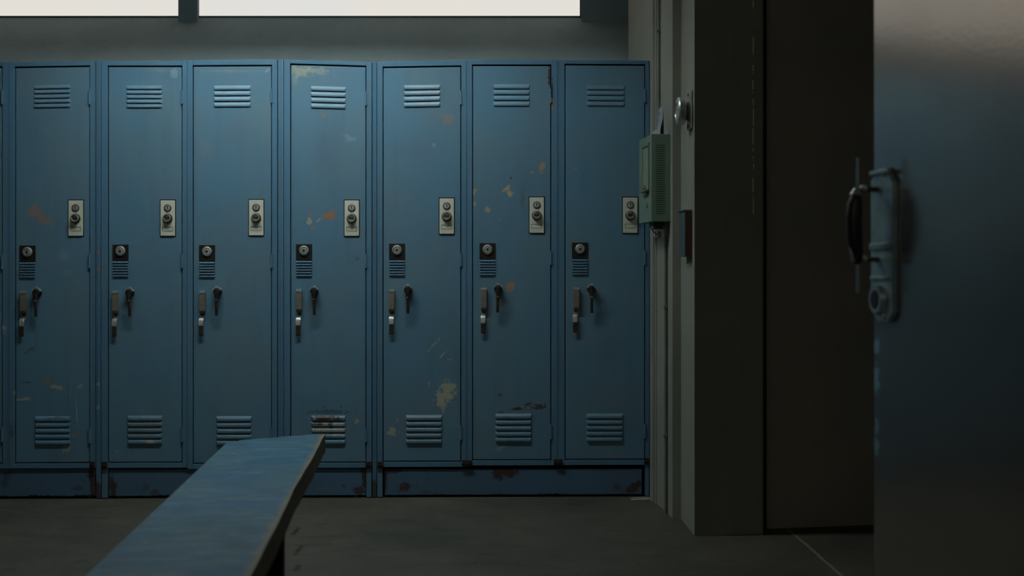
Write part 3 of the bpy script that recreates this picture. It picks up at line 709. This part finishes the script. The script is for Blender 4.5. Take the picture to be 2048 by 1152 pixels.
# chrome dial on the nearer pier strip
def wallB(Y): return B0[0]+(B1[0]-B0[0])*(B0[1]-Y)/(B0[1]-B1[1])
Yd = 4.345
zc = CH+(HY-224)/F*Yd
SB = math.atan((B1[0]-B0[0])/(B0[1]-B1[1]))
dl = thing('round_wall_dial', 'round chrome dial on a tall plate, high on the pier edge', 'dial', (wallB(Yd), Yd, zc), SB)
bm = B(); box(bm, -.010, .0, -.033, .045, -.062, .076, .004, 3); obj('back_plate', bm, M_CHROME, dl, True)
bm = B(); lathe(bm, (-.010, .008, .004), [(.034, -.001), (.034, .006), (.028, .010), (.026, .016)], 'X'); obj('collar', bm, M_STEEL, dl, True)
bm = B(); lathe(bm, (-.024, .008, .004), [(.046, 0), (.050, .004), (.050, .022), (.046, .027), (.030, .030), (.028, .027), (.010, .027)], 'X', 40); obj('dial_drum', bm, M_CHROME, dl, True)
for zz in (.064, -.052):
    bm = B(); lathe(bm, (-.010, .006, zz), [(.006, -.001), (.006, .003), (.004, .0045)], 'X', 14); obj('screw', bm, M_STEEL, dl, True)

# small two-tone box lower on the pier edge
Yj = 4.325; zb = CH+(HY-513)/F*Yj; zt = CH+(HY-421)/F*Yj
jb = thing('junction_box', 'small grey box with a brown near side, low on the pier edge', 'junction box', (wallB(Yj), Yj, zb), SB)
bm = B(); box(bm, -.027, 0, .003, .125, 0, zt-zb, .0015); obj('box_body', bm, M_GREY, jb)
bm = B(); box(bm, -.0268, 0, -.0015, .003, .001, zt-zb-.001, .001); obj('end_panel', bm, M_BROWN, jb, label='brown end panel')
bm = B(); box(bm, -.032, -.0005, .002, .130, zt-zb-.001, zt-zb+.003, .001); obj('lid', bm, M_GREY, jb)

# metal strip on the floor by the last locker
a = floor_at(1262, 999); c = floor_at(1312, 997)
ms = B(); L_ = math.hypot(c[0]-a[0], c[1]-a[1])
box(ms, 0, L_, -.014, .014, .0005, .004, .001); box(ms, 0, L_, .011, .014, .003, .010, .0006)
cyl(ms, (L_*.3, 0, .0035), .004, .003, .002, 'Z', 12); cyl(ms, (L_*.7, 0, .0035), .004, .003, .002, 'Z', 12)
o = obj('metal_strip', ms, M_CHROME); o.location = (a[0], a[1]-.02, 0); o.rotation_euler = (0, 0, math.atan2(c[1]-a[1], c[0]-a[0]))
o['label'] = 'short pale metal strip lying on the floor at the foot of the corner'; o['category'] = 'metal strip'

# ------------------------------------------------------------------ the grey door ajar at the right
def door_material():
    m, nt, b = new_mat('satin_grey_door_enamel')
    tc = N(nt, 'ShaderNodeTexCoord').outputs['Object']
    col = mix(nt, ramp(nt, noise(nt, tc, 2.5, 5), .35, .68), lin((154, 147, 138)), lin((144, 139, 131)))
    mk = []
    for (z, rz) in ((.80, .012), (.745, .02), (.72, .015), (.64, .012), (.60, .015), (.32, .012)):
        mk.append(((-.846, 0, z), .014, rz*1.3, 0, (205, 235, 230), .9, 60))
    col = add_marks(nt, tc, col, mk)
    nt.links.new(col, b.inputs['Base Color'])
    b.inputs['Metallic'].default_value = .8
    nt.links.new(mathn(nt, 'ADD', mathn(nt, 'MULTIPLY', noise(nt, tc, 6, 4), .03), .18), b.inputs['Roughness'])
    b.inputs['Specular IOR Level'].default_value = .7
    bp = N(nt, 'ShaderNodeBump'); bp.inputs['Strength'].default_value = .05; bp.inputs['Distance'].default_value = .003
    nt.links.new(noise(nt, tc, 90, 3), bp.inputs['Height']); nt.links.new(bp.outputs[0], b.inputs['Normal'])
    return m
Ye = 2.40; Xe = (1747-CX)/F*Ye; AD = math.radians(8.0); DW = .86
hx, hy = Xe+DW*math.sin(AD), Ye-DW*math.cos(AD)
# local x runs from the free edge (-DW) to the hinge (0); local +y faces into the room
rz = math.atan2(-math.cos(AD), math.sin(AD))
bm = B(); box(bm, -DW, 0, 0, .04, .012, 2.12, .003, 3)
door = struct('door_1', bm, door_material(), True); door.location = (hx, hy, 0); door.rotation_euler = (0, 0, rz)
# normal into the room must point to -X: local -y under this rotation
nrm = Matrix.Rotation(rz, 3, 'Z') @ Vector((0, 1, 0))
SG = 1 if nrm.x < 0 else -1
def dbox(bm, u0, u1, o0, o1, z0, z1, bev=0):
    """u: distance from the free edge, o: distance out of the door face"""
    ya, yb = sorted((FY+SG*o0, FY+SG*o1)); box(bm, -DW+u0, -DW+u1, ya, yb, z0, z1, bev)
FY = 0
def dz(y, Y=2.38): return CH+(HY-y)/F*Y
hd = thing if False else None
bm = B()
u0, u1 = .008, .106
zt, zb_ = dz(340), dz(642)
pl = [(u0+.0, zb_+.03), (u0+.03, zb_), (u1-.02, zb_), (u1, zb_+.02), (u1, zt-.03), (u1-.03, zt), (u0+.03, zt), (u0, zt-.02)]
a_ = [bm.verts.new((-DW+u, FY-SG*.001, z)) for u, z in pl]; b_ = [bm.verts.new((-DW+u, FY+SG*.010, z)) for u, z in pl]
bm.faces.new(a_); bm.faces.new(b_[::-1])
for k in range(8): bm.faces.new((a_[k], b_[k], b_[(k+1) % 8], a_[(k+1) % 8]))
bmesh.ops.bevel(bm, geom=bm.edges[:], offset=.002, segments=2, affect='EDGES')
M_DPLATE = simple('weathered_plate_metal', (166, 190, 190), .36, .35, .4, 22)
dbox(bm, .012, .094, .008, .016, dz(500), dz(487), .002); dbox(bm, .012, .094, .008, .014, dz(560), dz(552), .002); dbox(bm, .012, .094, .008, .016, dz(352), dz(343), .002)
hp = obj('handle_plate', bm, M_DPLATE, door, True)
for y in (380, 519):
    bm = B(); dbox(bm, .030, .046, .008, .044, dz(y+5), dz(y-5), .003); obj('handle_post', bm, M_BRONZE, hp, True)
    bm = B(); dbox(bm, .026, .050, .034, .044, dz(y+4), dz(y-8), .003); obj('post_cap', bm, M_CHROME, hp, True)
bm = B(); yy = lambda o: FY+SG*o
tube(bm, [(-DW+.038, yy(0.052), dz(528)), (-DW+.038, yy(0.052), dz(505)), (-DW+.038, yy(0.056), dz(480)), (-DW+.038, yy(0.058), dz(440)), (-DW+.038, yy(0.056), dz(410)), (-DW+.038, yy(0.052), dz(390))], [.007, .012, .0155, .0160, .0150, .009], 16)
obj('grip', bm, M_PLASTIC, hp, True, label='black hand grip')
bm = B(); tube(bm, [(-DW+.038, yy(0.050), dz(585)), (-DW+.038, yy(0.050), dz(318))], .0033, 10); obj('grip_rod', bm, M_DPLATE, hp, True)
bm = B(); tube(bm, [(-DW+.038, yy(0.054), dz(392)), (-DW+.038, yy(0.052), dz(378))], [.0125, .0045], 14); tube(bm, [(-DW+.038, yy(0.057), dz(524)), (-DW+.038, yy(0.060), dz(484)), (-DW+.038, yy(0.060), dz(474))], [.005, .009, .0085], 14)
obj('grip_ferrule', bm, M_CHROME, hp, True)
bm = B()
zc = dz(598); 
for (rr, hh0, hh1, mat, nm) in ((.026, .008, .020, M_DPLATE, 'lock_rose'), (.016, .019, .0215, M_HOLE_SHADE, 'key_slot')):
    b2 = B(); t = B(); bmesh.ops.create_cone(t, cap_ends=True, segments=32, radius1=rr, radius2=rr*.86, depth=hh1-hh0)
    for v in t.verts:
        x, y, z = v.co; v.co = Vector((-DW+.048+x*1.15, yy((hh0+hh1)/2 + z), zc+y*1.25))
    merge(b2, t); obj(nm, b2, mat, hp, True)
bm.free()
for z in (dz(352)-.0, dz(632)):
    b2 = B(); t = B(); bmesh.ops.create_uvsphere(t, u_segments=14, v_segments=8, radius=.007)
    for v in t.verts: v.co = Vector((-DW+.070+v.co.x, yy(.010)+v.co.y*.5, z+v.co.z))
    merge(b2, t); obj('screw', b2, M_CHROME, hp, True)

# ------------------------------------------------------------------ light: daylit windows above, one lamp on the ceiling
lamp = thing('ceiling_light', 'long fluorescent ceiling light hanging in front of the lockers', 'ceiling light', (-.90, 4.22, 2.62))
bm = B()
prism_yz(bm, -.76, .76, [(-.115, -.045), (-.115, .05), (-.045, .075), (.045, .075), (.115, .05), (.115, -.045), (.111, -.045), (.111, .046), (.042, .070), (-.042, .070), (-.111, .046), (-.111, -.045)])
box(bm, -.764, -.76, -.115, .115, -.12, .07); box(bm, .76, .764, -.115, .115, -.12, .07)
obj('reflector', bm, simple('lamp_housing', (90, 92, 90), .5, 0, .1), lamp)
bm = B()
for k in range(1, 6):
    x = -.76+k*1.52/6; box(bm, x-.001, x+.001, -.111, .111, -.10, .012)
bl = obj('louver_blades', bm, simple('lamp_louver', (70, 72, 70), .5, 0, .1), lamp)
def tube_mat():
    m, nt, b = new_mat('dim_lamp_tube'); b.inputs['Emission Color'].default_value = lin((214, 230, 232)); b.inputs['Emission Strength'].default_value = 106.0; return m
M_TUBE = tube_mat()
for y in (-.035, .035):
    bm = B(); t = B(); bmesh.ops.create_cone(t, cap_ends=True, segments=20, radius1=.016, radius2=.016, depth=1.48)
    bmesh.ops.transform(t, matrix=Matrix.Translation((0, y, .035)) @ Matrix.Rotation(math.pi/2, 4, 'Y'), verts=t.verts); merge(bm, t)
    obj('lamp_tube', bm, M_TUBE, lamp, True)
for x in (-.6, .6):
    bm = B(); cyl(bm, (x, 0, .074), .004, .004, H-2.62-.074, 'Z', 8); obj('hanger_rod', bm, M_STEEL, lamp)

w = bpy.data.worlds.new('World'); S.world = w; w.use_nodes = True
w.node_tree.nodes['Background'].inputs[0].default_value = (.55, .6, .65, 1); w.node_tree.nodes['Background'].inputs[1].default_value = .3

# ------------------------------------------------------------------ camera
cam = bpy.data.cameras.new('camera'); co = bpy.data.objects.new('camera', cam); COL.objects.link(co)
co.location = (0, 0, CH); co.rotation_euler = (math.pi/2, 0, 0)
cam.sensor_width = 36; cam.lens = F/2048*36; cam.shift_y = -(576-HY)/2048
cam.clip_start = .02
cam.dof.use_dof = True; cam.dof.focus_distance = 4.95; cam.dof.aperture_fstop = 3.6
S.camera = co
S.view_settings.view_transform = 'Standard'; S.view_settings.look = 'None'; S.view_settings.gamma = 1
S.view_settings.exposure = 0; S.view_settings.use_curve_mapping = False
